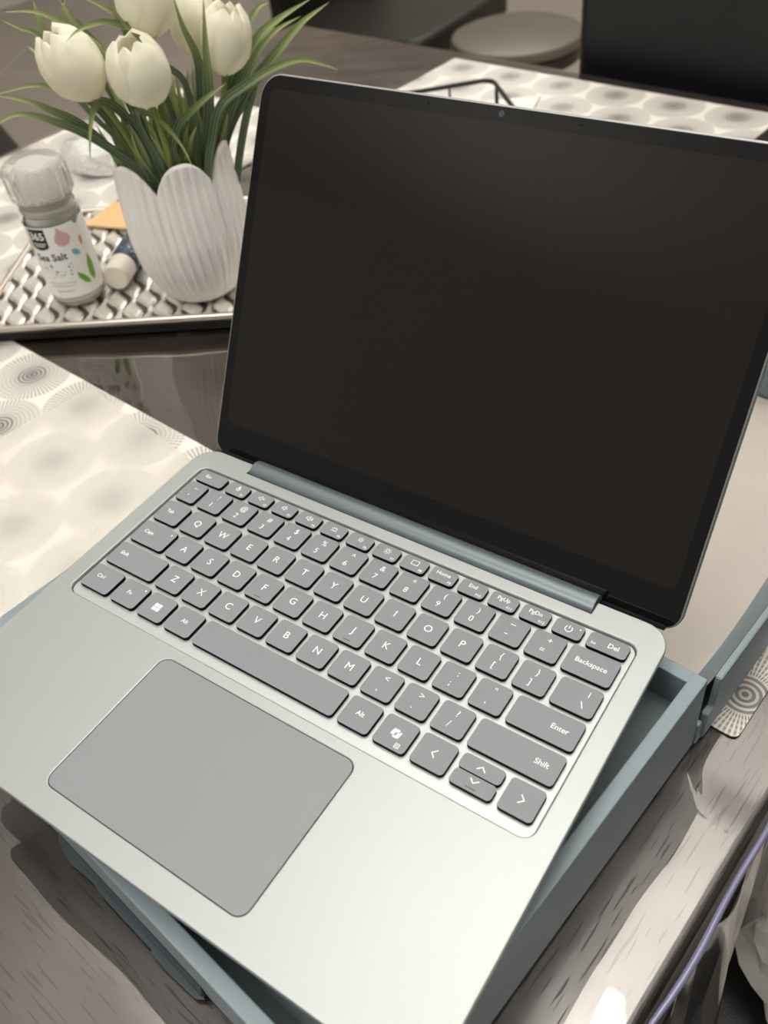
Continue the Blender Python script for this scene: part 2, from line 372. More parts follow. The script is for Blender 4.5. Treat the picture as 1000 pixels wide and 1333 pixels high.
def tube(path, rad, n=8, cap=True, close=False):
    V = []; F = []; m_ = len(path); P = [Vector(p) for p in path]
    up = Vector((0.13, 0.21, 1)).normalized()
    for i, p in enumerate(P):
        if close: t = (P[(i + 1) % m_] - P[i - 1]).normalized()
        else: t = (P[min(i + 1, m_ - 1)] - P[max(i - 1, 0)]).normalized()
        s = t.cross(up)
        if s.length < 1e-3: s = t.cross(Vector((1, 0, 0)))
        s.normalize(); u = s.cross(t); up = u
        r = rad[i] if isinstance(rad, (list, tuple)) else rad
        for j in range(n):
            a = 2 * PI * j / n; V.append(tuple(p + s * (r * math.cos(a)) + u * (r * math.sin(a))))
    for i in range(m_ if close else m_ - 1):
        k = (i + 1) % m_
        for j in range(n): F.append((i * n + j, i * n + (j + 1) % n, k * n + (j + 1) % n, k * n + j))
    if cap and not close:
        F.append(tuple(range(n))[::-1]); F.append(tuple((m_ - 1) * n + j for j in range(n)))
    return V, F
class Flat:
    """flat print: polygons in a plane"""
    def __init__(s): s.V = []; s.F = []
    def poly(s, pts):
        k = len(s.V); s.V += [(p[0], p[1], 0) for p in pts]; s.F.append(tuple(range(k, k + len(pts)))); return s
    def rect(s, x0, x1, y0, y1): return s.poly([(x0, y0), (x1, y0), (x1, y1), (x0, y1)])
    def line(s, pts, w, close=False):
        P = [Vector((p[0], p[1])) for p in pts]; m_ = len(P); off = []
        for i in range(m_):
            a = P[i - 1] if (i > 0 or close) else None; b = P[(i + 1) % m_] if (i < m_ - 1 or close) else None
            d0 = (P[i] - a).normalized() if a is not None else None; d1 = (b - P[i]).normalized() if b is not None else None
            d0 = d0 or d1; d1 = d1 or d0
            n0 = Vector((-d0.y, d0.x)); n1 = Vector((-d1.y, d1.x)); nn = (n0 + n1)
            nn = nn.normalized() if nn.length > 1e-6 else n0
            off.append(nn * (w / 2 / max(0.4, nn.dot(n0))))
        k = len(s.V)
        for p, o in zip(P, off): s.V += [(p.x + o.x, p.y + o.y, 0), (p.x - o.x, p.y - o.y, 0)]
        for i in range(m_ if close else m_ - 1):
            j = (i + 1) % m_; s.F.append((k + 2 * i, k + 2 * i + 1, k + 2 * j + 1, k + 2 * j))
        return s
    def circle(s, x, y, r, n=12): return s.poly([(x + r * math.cos(2 * PI * i / n), y + r * math.sin(2 * PI * i / n)) for i in range(n)])
    def arc(s, x, y, r, a0, a1, w, n=10):
        return s.line([(x + r * math.cos(R_(a0 + (a1 - a0) * i / n)), y + r * math.sin(R_(a0 + (a1 - a0) * i / n))) for i in range(n + 1)], w)
    def text(s, t, size, x, y, ax='CENTER', bold=0.0, sxx=1.0):
        key = (t, ax, bold)
        if key not in TXT:
            cu = bpy.data.curves.new('t', 'FONT'); cu.body = t; cu.size = 1.0; cu.align_x = ax; cu.align_y = 'CENTER'; cu.resolution_u = 3; cu.offset = bold
            ob = bpy.data.objects.new('tmp', cu); me = bpy.data.meshes.new_from_object(ob)
            TXT[key] = ([tuple(v.co) for v in me.vertices], [tuple(p.vertices) for p in me.polygons])
            bpy.data.objects.remove(ob); bpy.data.curves.remove(cu); bpy.data.meshes.remove(me)
        V, F = TXT[key]; k = len(s.V)
        s.V += [(v[0] * size * sxx + x, v[1] * size + y, 0) for v in V]; s.F += [tuple(i + k for i in f) for f in F]
        return s
    def mesh(s, name, z=0.0): return pydata(name, [(v[0], v[1], v[2] + z) for v in s.V], s.F)
TXT = {}
def smooth_path(pts, n=6):
    """Catmull-Rom through points"""
    P = [Vector(p) for p in pts]; P = [P[0] * 2 - P[1]] + P + [P[-1] * 2 - P[-2]]; out = []
    for i in range(1, len(P) - 2):
        for k in range(n):
            t = k / n; a, b, c_, d = P[i - 1:i + 3]
            out.append(0.5 * ((2 * b) + (c_ - a) * t + (2 * a - 5 * b + 4 * c_ - d) * t * t + (3 * b - a - 3 * c_ + d) * t ** 3))
    out.append(P[-2]); return out
def hsh(*a):
    v = math.sin(sum(x * k for x, k in zip(a, (12.9898, 78.233, 37.719)))) * 43758.5453; return v - math.floor(v)

# ------------------------------------------------------------------ the room
TA = R_(-6.6)                                # the table stands turned by this angle
def TW(u, v, z=0): return (u * math.cos(TA) - v * math.sin(TA), u * math.sin(TA) + v * math.cos(TA), z)
def struct(o): o['kind'] = 'structure'; return o
struct(box('floor', -4500, 3200, -3000, 5200, -20, 0, 0, 'floor', loc=(0, 0, FLOOR), rz=R_(31)))
struct(box('ceiling', -4500, 3200, -3000, 5200, 0, 20, 0, 'ceiling', loc=(0, 0, CEIL), rz=TA))
struct(box('wall_back', -4500, 3200, 5200, 5300, 0, CEIL - FLOOR, 0, 'wall', loc=(0, 0, FLOOR), rz=TA))
struct(box('wall_left', -4600, -4500, -3000, 5300, 0, CEIL - FLOOR, 0, 'wall', loc=(0, 0, FLOOR), rz=TA))

# ------------------------------------------------------------------ table
TZ = -70.0                                    # top of the clear cover
table = thing('dining_table', 'dark stained wooden dining table under the clear plastic cover', 'table', TW(-335, 280, FLOOR), TA)
def tloc(u, v): return (u + 335, v - 280)
TX0, TX1, TY0, TY1 = -861, 190, -420, 868
zt = TZ - 1.6 - FLOOR
for i, (a, b) in enumerate(((TX0, TX0 + 105), (TX1 - 105, TX1))):
    x0, y0 = tloc(a, TY0); x1, y1 = tloc(b, TY1)
    box('edge_board', x0, x1 - 0.2, y0, y1, zt - 36, zt, 1.5, 'wood_b', table)
nb = 9; w = (TY1 - TY0) / nb
for i in range(nb):
    x0, y0 = tloc(TX0 + 105.2, TY0 + i * w); x1, y1 = tloc(TX1 - 105.2, TY0 + (i + 1) * w)
    box('board', x0, x1, y0 + 0.02, y1 - 0.02, zt - 36, zt, 0.05, 'wood_a', table, 1)
for sx in (0, 1):
    x0, _ = tloc(TX0 + 70 if sx == 0 else TX1 - 90, 0)
    box('apron', x0, x0 + 20, tloc(0, TY0 + 120)[1], tloc(0, TY1 - 120)[1], zt - 110, zt - 36, 1, 'wood_b', table, 1)
    for v in (TY0 + 60, TY1 - 130):
        _, y0 = tloc(0, v); box('leg', x0 - 25, x0 + 45, y0, y0 + 70, 0, zt - 36, 3, 'wood_b', table)

# clear vinyl cover: gently wavy over the top, falls in folds past the near long edge
def wav(u, v):
    return (0.34 * math.sin(u * 0.041 + 1.3 * math.sin(v * 0.013)) + 0.30 * math.sin(v * 0.047 + 0.9 * math.sin(u * 0.019) + 1.1)
            + 0.22 * math.sin((u + v) * 0.071 + 2.0) + 0.13 * math.sin((u * 0.7 - v) * 0.12))
def sst(x): x = max(0.0, min(1.0, x)); return x * x * (3 - 2 * x)
def lift(u, v):
    """the loose film bulges up a little along the right and front sides of the box"""
    a = R_(-6.6 + 8.0); bu = u * math.cos(a) - v * math.sin(a); bv = u * math.sin(a) + v * math.cos(a)
    r = 2.6 * sst((bu - 147) / 27) * sst((118 - bv) / 25)
    f = 2.4 * sst((-110 - bv) / 24) * sst((bu + 120) / 30)
    return max(r, f)
cover = thing('table_cover', 'clear glossy plastic cover spread over the dark dining table', 'table cover', TW(-335, 280, TZ), TA)
V = []; F = []; nu, nv = 210, 250
for j in range(nv + 1):
    for i in range(nu + 1):
        u = TX0 - 2 + (TX1 - 3 - TX0 + 2) * i / nu; v = TY0 + (TY1 + 2 - TY0) * j / nv
        x, y = tloc(u, v); V.append((x, y, -0.95 + 0.75 * wav(u, v) + lift(u, v)))
for j in range(nv):
    for i in range(nu):
        a = j * (nu + 1) + i; F.append((a, a + 1, a + nu + 2, a + nu + 1))
link('cover_top', pydata('cover_top', V, F, True), 'cover', cover)
V = []; F = []; ns, nv = 26, 320
for j in range(nv + 1):
    v = TY0 + (TY1 - TY0) * j / nv
    for i in range(ns + 1):
        s = i / ns
        if s < 0.2: a = s / 0.2 * PI / 2; du = -3 + 6 * math.sin(a); dz = -1.0 - 6 * (1 - math.cos(a))
        else: du = 3; dz = -7 - (s - 0.2) / 0.8 * 190
        g = max(0, s - 0.12) ** 0.8
        fold = math.sin(v * 0.085 + 1.7 * math.sin(v * 0.021)) * 0.5 + 0.5 * math.sin(v * 0.19 + 2.2 * math.sin(v * 0.03))
        du += g * (9 + 15 * fold) + 3.0 * math.sin(v * 0.018 + 0.6) * min(1, s * 5)
        x, y = tloc(TX1 + du, v); V.append((x, y, dz + lift(TX1 - 3, v) * max(0, 1 - s * 3)))
for j in range(nv):
    for i in range(ns):
        a = j * (ns + 1) + i; F.append((a, a + 1, a + ns + 2, a + ns + 1))
link('hanging_skirt', pydata('hanging_skirt', V, F, True), 'drape', cover)
path = [(*tloc(TX1 + 3.2 + 3.0 * math.sin(v * 0.018 + 0.6) + 0.8 * math.sin(v * 0.07), v), -4.2 + 0.7 * math.sin(v * 0.05) + 0.8 * lift(TX1 - 3, v)) for v in range(TY0, TY1, 10)]
V, F = tube(path, [1.5 + 0.8 * math.sin(i * 0.37) * math.sin(i * 0.11 + 1) for i in range(len(path))], 10); link('welded_hem', pydata('welded_hem', V, F, True), 'hem', cover)

# ------------------------------------------------------------------ placemats
def placemat(label, u0, u1, v0, v1, ou, ov, z=TZ + 0.05):
    lp = [(x - ou, y - ov) for x, y in rrect(u0, u1, v0, v1, 4, 4)]
    o = slab('placemat', [lp], 0, 0.7, 0.15, 'burst', None, 1, loc=TW(ou, ov, z), rz=TA)
    return tag(o, label, 'placemat', 'white placemats printed with grey starbursts')
placemat('white starburst placemat left of the laptop, partly under its box', -600, -140, -88, 135, -424, 115)
placemat('white starburst placemat of which one corner shows beside the box lid at right', -60, 165, 134.5, 434, 157, 161)
placemat('white starburst placemat under the black wire rack behind the laptop screen', -548, -120, 548, 846, -518, 822)
placemat('white starburst placemat under the silver tray and salt grinder', -852, -560, 150, 610, -701, 268)
# thin packing tissue on the left mat
o = slab('packing_sheet', [rrect(0, 205, -205, 0, 2, 2)], 0, 0.25, 0.05, 'tissue', None, 1, loc=(-349, 173, TZ + 0.85), rz=R_(-11.5))
tag(o, 'thin translucent white packing sheet lying on the placemat left of the laptop', 'packing sheet')

# ------------------------------------------------------------------ laptop box
BA = R_(-8.0); BZ = TZ + 1.15
def BW(u, v, z): return (u * math.cos(BA) - v * math.sin(BA), u * math.sin(BA) + v * math.cos(BA), z)
bx = thing('laptop_box', 'open blue-grey cardboard laptop box, tray under the laptop and lid folded back', 'box', BW(0, 0, BZ), BA)
U0, U1, V0, V1, T = -157.2, 146.5, -107.9, 122.9, 7.0
HT = -15.0 - BZ
box('tray_wall', U1 - T, U1, V0, V1, 0, HT, 0.7, 'card_blue', bx)
box('tray_wall', U0, U0 + T, V0, V1, 0, HT, 0.7, 'card_blue', bx)
box('tray_wall', U0 + T - 0.6, U1 - T + 0.6, V1 - T, V1, 0, HT - 0.02, 0.7, 'card_blue', bx)
box('tray_wall', U0 + T - 0.6, U1 - T + 0.6, V0, V0 + T, 0, HT - 0.02, 0.7, 'card_blue', bx)
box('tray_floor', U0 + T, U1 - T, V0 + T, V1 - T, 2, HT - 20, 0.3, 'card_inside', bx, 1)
# lid folded back behind the tray
LV0, LV1, LH = 127.0, 392.0, 42.0
box('spine', U0 + 2, U1 + 1, V1 + 0.3, V1 + 4.0, 0, 16, 0.5, 'card_blue', bx, 1)
box('lid_panel', U0 + 2, U1 + 1, V1 + 4.1, LV1, 0, 2.5, 0.4, 'card_blue', bx, 1)
box('lid_liner', U0 + 20, U1 - 12, V1 + 5, LV1 - 4, 2.6, 4.2, 0.4, 'liner', bx, 1)
def prism(name, poly, a0, a1, axis, mat, parent, smooth=False):
    """polygon (p,q) swept along u (axis=0, plane v-z) or v (axis=1, plane u-z)"""
    n = len(poly); V = []
    for a in (a0, a1):
        for p, q in poly: V.append((a, p, q) if axis == 0 else (p, a, q))
    F = [tuple(range(n)), tuple(range(2 * n - 1, n - 1, -1))] + [(i, i + n, (i + 1) % n + n, (i + 1) % n) for i in range(n)]
    me = pydata(name, V, F); bm = bmesh.new(); bm.from_mesh(me); bmesh.ops.recalc_face_normals(bm, faces=bm.faces)
    bmesh.ops.bevel(bm, geom=[e for e in bm.edges if e.calc_face_angle(0) > 0.5], offset=0.0005, segments=2, affect='EDGES')
    bm.to_mesh(me); bm.free(); return link(name, autosmooth(me, 40), mat, parent)
for s, ue in ((1, U1 + 2.0), (-1, U0 + 2)):
    prism('lid_wall', [(V1 + 5.5, 0.2), (LV1, 0.2), (LV1, LH), (V1 + 12.0, LH), (V1 + 11.0, 21), (V1 + 5.5, 20)], ue - s * 3.2, ue, 0, 'card_blue', bx)
box('lid_wall', U0 + 4, U1 - 1.2, LV1 - 3.2, LV1, 2.6, LH, 0.5, 'card_blue', bx)
# sloping padded gusset between lid floor and side wall
V = []; F = []; nn = 24
for j in range(nn + 1):
    v = V1 + 9.0 + (LV1 - 4 - V1 - 9.0) * j / nn
    for i in range(9):
        t = i / 8; bow = 1.8 * math.sin(j / nn * PI * 2.5)
        V.append((U1 - 18 + bow * (1 - t) + t * 16.6, v, 4.3 + (LH - 4.6) * t ** 1.5))
for j in range(nn):
    for i in range(8):
        a = j * 9 + i; F.append((a, a + 1, a + 10, a + 9))
link('gusset', pydata('gusset', V, F, True), 'card_blue', bx)
V2 = [(U0 + U1 + 3 - x, y, z) for x, y, z in V]
link('gusset', pydata('gusset', V2, [f[::-1] for f in F], True), 'card_blue', bx)
# tuck flap lying against the front wall of the tray
top = [(-62, V0 + 0.1), (48, V0 + 0.1)]
low = [(49.5, -109.6), (46.5, -112.0), (33.0, -112.9), (17.0, -113.2), (16.2, -111.9), (-2, -112.0), (-22.6, -112.0), (-30, -111.0), (-46.7, -112.6), (-56.0, -111.2)]
lp = top + low
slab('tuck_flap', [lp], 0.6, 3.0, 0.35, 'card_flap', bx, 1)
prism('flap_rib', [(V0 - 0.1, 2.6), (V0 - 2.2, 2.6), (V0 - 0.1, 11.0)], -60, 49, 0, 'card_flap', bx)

# ------------------------------------------------------------------ laptop
lap = thing('laptop', 'open pale silver laptop with grey keys and dark screen, resting on its blue box', 'laptop', (0, 0, -14.95))
ZL = 14.95
def L0(o): o.location.z += ZL / 1000; return o
hw = 142.8
outer = rrect(-hw, hw, -107.0, 107.0, 13, 8)
notch = [(105.6, 107.0), (105.6, 99.4), (-105.6, 99.4), (-105.6, 107.0)]
i_ = max(i for i, p in enumerate(outer) if p[0] > 0 and p[1] > 100)
outer = outer[:i_ + 1] + notch + outer[i_ + 1:]
plate_lp = rrect(-132.2, 132.4, -13.7, 92.4, 5.5, 6)
tp_lp = rrect(-56.0, 56.0, -95.5, -19.7, 5.3, 6)
L0(slab('deck', [outer, plate_lp, tp_lp], -3.6, 0, 0.6, 'alu', lap, 3))
V = []; F = []
for ins, z in ((1.2, -3.0), (2.5, -6.0), (7, -10.0), (16, -13.6)):
    V += [(x, y, z) for x, y in rrect(-hw + ins, hw - ins, -107.0 + ins, 98.6 - ins * 0.3, 12, 8)]
n = len(V) // 4
for i in range(3): F += [(i * n + j, (i + 1) * n + j, (i + 1) * n + (j + 1) % n, i * n + (j + 1) % n) for j in range(n)]
F += [tuple(range(n)), tuple(range(4 * n - 1, 3 * n - 1, -1))]
L0(link('bottom_case', autosmooth(pydata('bottom_case', V, F), 40), 'alu', lap))
L0(slab('keyboard_plate', [rrect(-131.9, 132.1, -13.4, 92.1, 5.2, 6)], -2.9, -1.55, 0.45, 'alu_plate', lap, 3))
L0(slab('keyboard_gap', [rrect(-132.6, 132.8, -14.1, 92.8, 5.6, 6)], -2.9, -2.4, 0, 'groove', lap, 1))
L0(slab('touchpad', [rrect(-55.75, 55.75, -95.25, -19.95, 5.1, 6)], -2.2, -0.12, 0.25, 'touchpad', lap, 3))
for fx in (-115, 115):
    for fy in (-88, 84): L0(slab('rubber_foot', [rrect(fx - 14, fx + 14, fy - 3, fy + 3, 2.9, 5)], -14.95, -13.2, 0.4, 'rubber', lap, 1))
# hinge barrel
prof = []
for i in range(25):
    a = R_(-60 + 300 * i / 24); prof.append((106.6 + 6.9 * math.cos(a), -4.9 + 6.9 * math.sin(a)))
V = []; n = len(prof)
for x in (-105.0, 105.0): V += [(x, y, z) for y, z in prof]
F = [(i, i + 1, n + i + 1, n + i) for i in range(n - 1)] + [tuple(range(n))[::-1], tuple(range(n, 2 * n))]
L0(link('hinge_bar', autosmooth(pydata('hinge_bar', V, F), 40), 'hinge', lap))
# keys
KEYM = {}
def keymesh(w, h, r):
    k = (round(w, 2), round(h, 2), r)
    if k not in KEYM:
        me = slab_mesh('key', [rrect(-w / 2, w / 2, -h / 2, h / 2, r, 4)], -2.0, 0.6, 0.22, 1, 30)
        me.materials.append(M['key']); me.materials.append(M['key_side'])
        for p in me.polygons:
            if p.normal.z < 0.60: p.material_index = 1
        KEYM[k] = me
    return KEYM[k]
def key(x0, x1, y, h, draw=None, r=2.0, extra=None):
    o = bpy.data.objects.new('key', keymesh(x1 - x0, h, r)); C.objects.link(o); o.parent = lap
    o.location = ((x0 + x1) / 2000, y / 1000, ZL / 1000)
    if draw:
        f = Flat(); draw(f, (x1 - x0) / 2, h / 2)
        if f.F: link('legend', f.mesh('legend', 0.615), 'legend', o)
    if extra:
        f = Flat(); extra(f, (x1 - x0) / 2, h / 2); link('homing_bar', f.mesh('homing_bar', 0.617), 'dark_mark', o)
    return o
def letter(c): return lambda f, w, h: f.text(c, 5.6, 0, 0.3)
def pair(up, lo): return lambda f, w, h: f.text(up, 4.6, 0.6, 3.3).text(lo, 4.7, -0.6, -2.6)
def word(t, size, x, y, ax='CENTER'): return lambda f, w, h: f.text(t, size, x if ax == 'CENTER' else (-w + x if ax == 'LEFT' else w - x), y, ax, 0.008)
KW, KH = 15.7, 15.3
G = 18.32
homing = lambda f, w, h: f.rect(-2.0, 2.0, -6.0, -5.5)
# function row
FY, FH = 85.7, 8.9
def fn(icon, num):
    def d(f, w, h):
        icon(f); f.text(num, 2.1, w - 1.3, -2.6, 'RIGHT', 0.01)
    return d
def ic_mic(f): f.poly([(-0.7, 0.6), (0.7, 0.6), (0.7, 2.4), (0.3, 2.9), (-0.3, 2.9), (-0.7, 2.4)]); f.arc(0, 1.0, 1.35, 180, 360, 0.35); f.line([(0, -0.4), (0, -1.1)], 0.35)
def ic_spk(f, n, x=False):
    f.line([(-1.9, 0.4), (-1.1, 0.4), (0.1, -0.6), (0.1, 2.4), (-1.1, 1.4), (-1.9, 1.4)], 0.33, True)
    for k in range(n): f.arc(0.3, 0.9, 0.8 + 0.75 * k, -50, 50, 0.33, 6)
    if x: f.line([(0.8, 0.3), (2.0, 1.5)], 0.33); f.line([(0.8, 1.5), (2.0, 0.3)], 0.33)
def ic_kbl(f):
    f.line([(-1.7, -0.3), (1.7, -0.3)], 0.4)
    for a in (30, 60, 90, 120, 150): f.line([(1.0 * math.cos(R_(a)), 0.2 + 1.0 * math.sin(R_(a))), (2.0 * math.cos(R_(a)), 0.2 + 2.0 * math.sin(R_(a)))], 0.33)
def ic_sun(f, r):
    f.arc(0, 1.0, r * 0.5, 0, 360, 0.33, 14)
    for k in range(8): a = k * PI / 4; f.line([(r * 0.78 * math.cos(a), 1.0 + r * 0.78 * math.sin(a)), (r * 1.12 * math.cos(a), 1.0 + r * 1.12 * math.sin(a))], 0.33)
def ic_scr(f): f.line([(-1.9, -0.4), (1.9, -0.4), (1.9, 2.3), (-1.9, 2.3)], 0.33, True)
fk = [fn(ic_mic, 'F1'), fn(lambda f: ic_spk(f, 0, True), 'F2'), fn(lambda f: ic_spk(f, 1), 'F3'), fn(lambda f: ic_spk(f, 2), 'F4'), fn(ic_kbl, 'F5'),
      fn(lambda f: ic_sun(f, 1.5), 'F6'), fn(lambda f: ic_sun(f, 1.9), 'F7'), fn(ic_scr, 'F8'),
      fn(lambda f: f.text('Home', 3.2, -0.4, 1.3, 'CENTER', 0.008), 'F9'), fn(lambda f: f.text('End', 3.2, -0.4, 1.3, 'CENTER', 0.008), 'F10'),
      fn(lambda f: f.text('PgUp', 3.2, -0.4, 1.3, 'CENTER', 0.008), 'F11'), fn(lambda f: f.text('PgDn', 3.2, -0.4, 1.3, 'CENTER', 0.008), 'F12')]
key(-129.5, -110.0, FY, FH, word('Esc', 3.0, 5.0, 0.6, 'LEFT'))
for i, d in enumerate(fk): key(-107.3 + i * 16.74, -107.3 + i * 16.74 + 14.2, FY, FH, d)
def power(f, w, h): f.arc(0, 0.2, 1.7, 125, 415, 0.42, 18); f.line([(0, 0.4), (0, 2.3)], 0.42); f.circle(w - 2.0, 2.0, 0.42)
key(93.6, 107.8, FY, FH, power)
key(110.4, 129.5, FY, FH, lambda f, w, h: f.text('Ins', 2.1, -w + 2.0, -1.6, 'LEFT', 0.01).text('Del', 3.7, 2.6, 0.0, 'CENTER', 0.012))
# number row
key(-129.5, -116.1, 72.0, KH, lambda f, w, h: f.text('~', 4.2, 0.5, 3.3).circle(-0.4, -2.4, 0.45))
for i, (a, b) in enumerate((('!', '1'), ('@', '2'), ('#', '3'), ('$', '4'), ('%', '5'), ('^', '6'), ('&', '7'), ('*', '8'), ('(', '9'), (')', '0'))):
    x = -113.4 + G * i; key(x, x + KW, 72.0, KH, pair(a, b))
key(-113.4 + G * 10, -113.4 + G * 10 + KW, 72.0, KH, lambda f, w, h: f.rect(-1.1, 1.5, 3.4, 3.8).rect(-1.4, 0.4, -2.6, -2.2))
key(-113.4 + G * 11, -113.4 + G * 11 + KW, 72.0, KH, pair('+', '='))
key(106.3, 129.5, 72.0, KH, word('Backspace', 3.7, 0, 0.4))
# letter rows
key(-129.5, -112.6, 54.0, KH, word('Tab', 3.1, 4.4, 0.6, 'LEFT'))
for i, c in enumerate('QWERTYUIOP'): x = -110.0 + G * i; key(x, x + KW, 54.0, KH, letter(c))
for i, (a, b) in enumerate((('{', '['), ('}', ']'))): x = -110.0 + G * (10 + i); key(x, x + KW, 54.0, KH, pair(a, b))
key(109.8, 129.5, 54.0, KH, lambda f, w, h: f.line([(4.4, 2.0), (4.4, 5.2)], 0.35).line([(2.6, -0.8), (4.4, -4.2)], 0.4))
def caps(f, w, h): f.text('Caps', 3.2, -w + 4.4, 0.8, 'LEFT', 0.008).circle(w - 2.6, 4.6, 0.5)
key(-129.5, -106.0, 36.1, KH, caps)
for i, c in enumerate('ASDFGHJKL'):
    x = -103.4 + G * i; key(x, x + KW, 36.1, KH, letter(c), 2.0, homing if c in 'FJ' else None)
for i, (a, b) in enumerate(((':', ';'), ('"', ','))): x = -103.4 + G * (9 + i); key(x, x + KW, 36.1, KH, pair(a, b))
key(98.2, 129.5, 36.1, KH, word('Enter', 3.7, 5.0, 0.2, 'RIGHT'))
key(-129.5, -95.8, 18.0, KH, word('Shift', 3.2, 4.4, 0.8, 'LEFT'))
for i, c in enumerate('ZXCVBNM'): x = -93.2 + G * i; key(x, x + KW, 18.0, KH, letter(c))
for i, (a, b) in enumerate((('<', ','), ('>', '.'), ('?', '/'))): x = -93.2 + G * (7 + i); key(x, x + KW, 18.0, KH, pair(a, b))
key(90.0, 129.5, 18.0, KH, word('Shift', 3.7, 5.0, 0.2, 'RIGHT'))
# bottom row
g = 1.3
def fnk(f, w, h): f.text('Fn', 3.2, -0.8, 0.3, 'CENTER', 0.008).circle(w - 2.0, 5.0, 0.5)
def win(f, w, h):
    for a in (-1, 1):
        for b in (-1, 1): f.rect(*(sorted((a * 0.16, a * 2.2))), *(sorted((b * 0.16, b * 2.2))))
def pilot(f, w, h):
    f.poly([(-2.3, -0.7), (-1.9, 1.6), (-1.4, 2.1), (0.9, 2.1), (1.3, 1.6), (1.0, 0.6), (-0.2, 0.6), (-0.7, -1.1), (-1.9, -1.1)])
    f.poly([(2.6, 1.0), (2.1, -1.6), (1.6, -2.1), (-0.6, -2.1), (-1.0, -1.6), (-0.5, -1.3), (0.2, -1.2), (0.7, 0.4), (1.5, 0.5), (1.7, 1.3), (2.3, 1.3)])
    f.line([(2.6, -6.0), (4.6, -6.0), (4.6, -3.9), (2.6, -3.9)], 0.28, True).line([(3.0, -4.5), (4.2, -4.5)], 0.2).line([(3.0, -5.0), (4.2, -5.0)], 0.2).line([(3.0, -5.5), (4.2, -5.5)], 0.2)
def chev(dx, dy, y0=0.0):
    def d(f, w, h):
        if dx: f.line([(-dx * 1.0, 2.0), (dx * 1.0, 0), (-dx * 1.0, -2.0)], 0.5)
        else: f.line([(-2.0, -dy * 0.9 + y0), (0, dy * 0.9 + y0), (2.0, -dy * 0.9 + y0)], 0.5)
    return d
key(-129.5, -108.7 - g, 0, KH, word('Ctrl', 3.2, 5.2, 1.0, 'LEFT'))
key(-108.7 + g, -89.6 - g, 0, KH, fnk)
key(-89.6 + g, -71.0 - g, 0, KH, win)
key(-71.0 + g, -52.2 - g, 0, KH, word('Alt', 3.2, 0, 0.3))
key(-52.2 + g, 34.0 - g, 0, KH)
key(34.0 + g, 52.7 - g, 0, KH, word('Alt', 3.4, 0, 0.3))
key(52.7 + g, 71.5 - g, 0, KH, pilot)
key(71.5 + g, 90.6 - g, 0, KH, chev(-1, 0))
key(90.6 + g, 112.7 - g, 3.95, 7.4, chev(0, 1, -0.3))
key(90.6 + g, 112.7 - g, -3.95, 7.4, chev(0, -1, 1.2), 2.0, lambda f, w, h: f.rect(-2.4, 2.4, -2.4, -1.9))
key(112.7 + g, 129.5, 0, KH, chev(1, 0))
# lid: local x along hinge, y up the screen, z out of the glass
lid_m = Matrix(((1, 0, 0, 0), (0, 0.4906, -0.8714, 0.115), (0, 0.8714, 0.4906, ZL / 1000), (0, 0, 0, 1)))
lid = slab('lid_shell', [rrect(-hw, hw, -7.2, 202.4, 12, 8, (9, 13, 13, 9))], -4.6, -0.1, 0.9, 'lid_metal', lap, 3, matrix=lid_m)
slab('screen_glass', [rrect(-hw + 1.0, hw - 1.0, -6.4, 201.4, 12, 8, (8, 12, 12, 8))], -0.6, 0.05, 0.2, 'bezel', lid, 2)
slab('display_panel', [rrect(-hw + 6.8, hw - 6.8, 12.5, 194.6, 4, 5)], 0.0, 0.07, 0, 'display', lid, 1)
f = Flat().circle(-0.5, 198.4, 1.5, 16); link('camera_lens', f.mesh('camera_lens', 0.08), 'lens', lid)
for x in (-39.8, 38.6):
    f = Flat().circle(x, 198.4, 0.75, 10); link('microphone_hole', f.mesh('microphone_hole', 0.08), 'pinhole', lid)
box('lower_bar', -hw + 6, hw - 6, -7.6, -5.0, -3.5, 0.9, 0.5, 'pinhole', lid)

# ------------------------------------------------------------------ silver tray (turned 31 degrees)
SA = R_(30.9); SC = (-487.0, 170.0)
SX, SY = 360.0, 216.0; SZ = -53.0
def SW(a, b, z): return (SC[0] + a * math.cos(SA) - b * math.sin(SA), SC[1] + a * math.sin(SA) + b * math.cos(SA), z)
tray = thing('serving_tray', 'silver serving tray with an embossed chain pattern, holding vase and salt grinder', 'tray', SW(0, 0, TZ + 0.6), SA)
h0 = SZ - (TZ + 0.6)
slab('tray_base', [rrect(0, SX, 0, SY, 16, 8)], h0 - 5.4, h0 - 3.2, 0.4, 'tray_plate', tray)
path = [(x, y, h0 - 1.5) for x, y in rrect(1.5, SX - 1.5, 1.5, SY - 1.5, 16, 8)]
V, F = tube(path, 2.9, 10, close=True); link('rolled_rim', pydata('rolled_rim', V, F, True), 'silver_rim', tray)
slab('shade_skirt', [rrect(5, SX - 5, 5, SY - 5, 13, 8), rrect(8, SX - 8, 8, SY - 8, 11, 8)], 1.0, h0 - 5.4, 0.3, 'tray_feet_and_shade', tray)  # black ring stands in for the shade beneath the raised tray
for a in (30, SX - 30):
    for b in (30, SY - 30): slab('foot', [rrect(a - 12, a + 12, b - 12, b + 12, 6, 5)], 0, 2, 0.2, 'tray_feet_and_shade', tray)
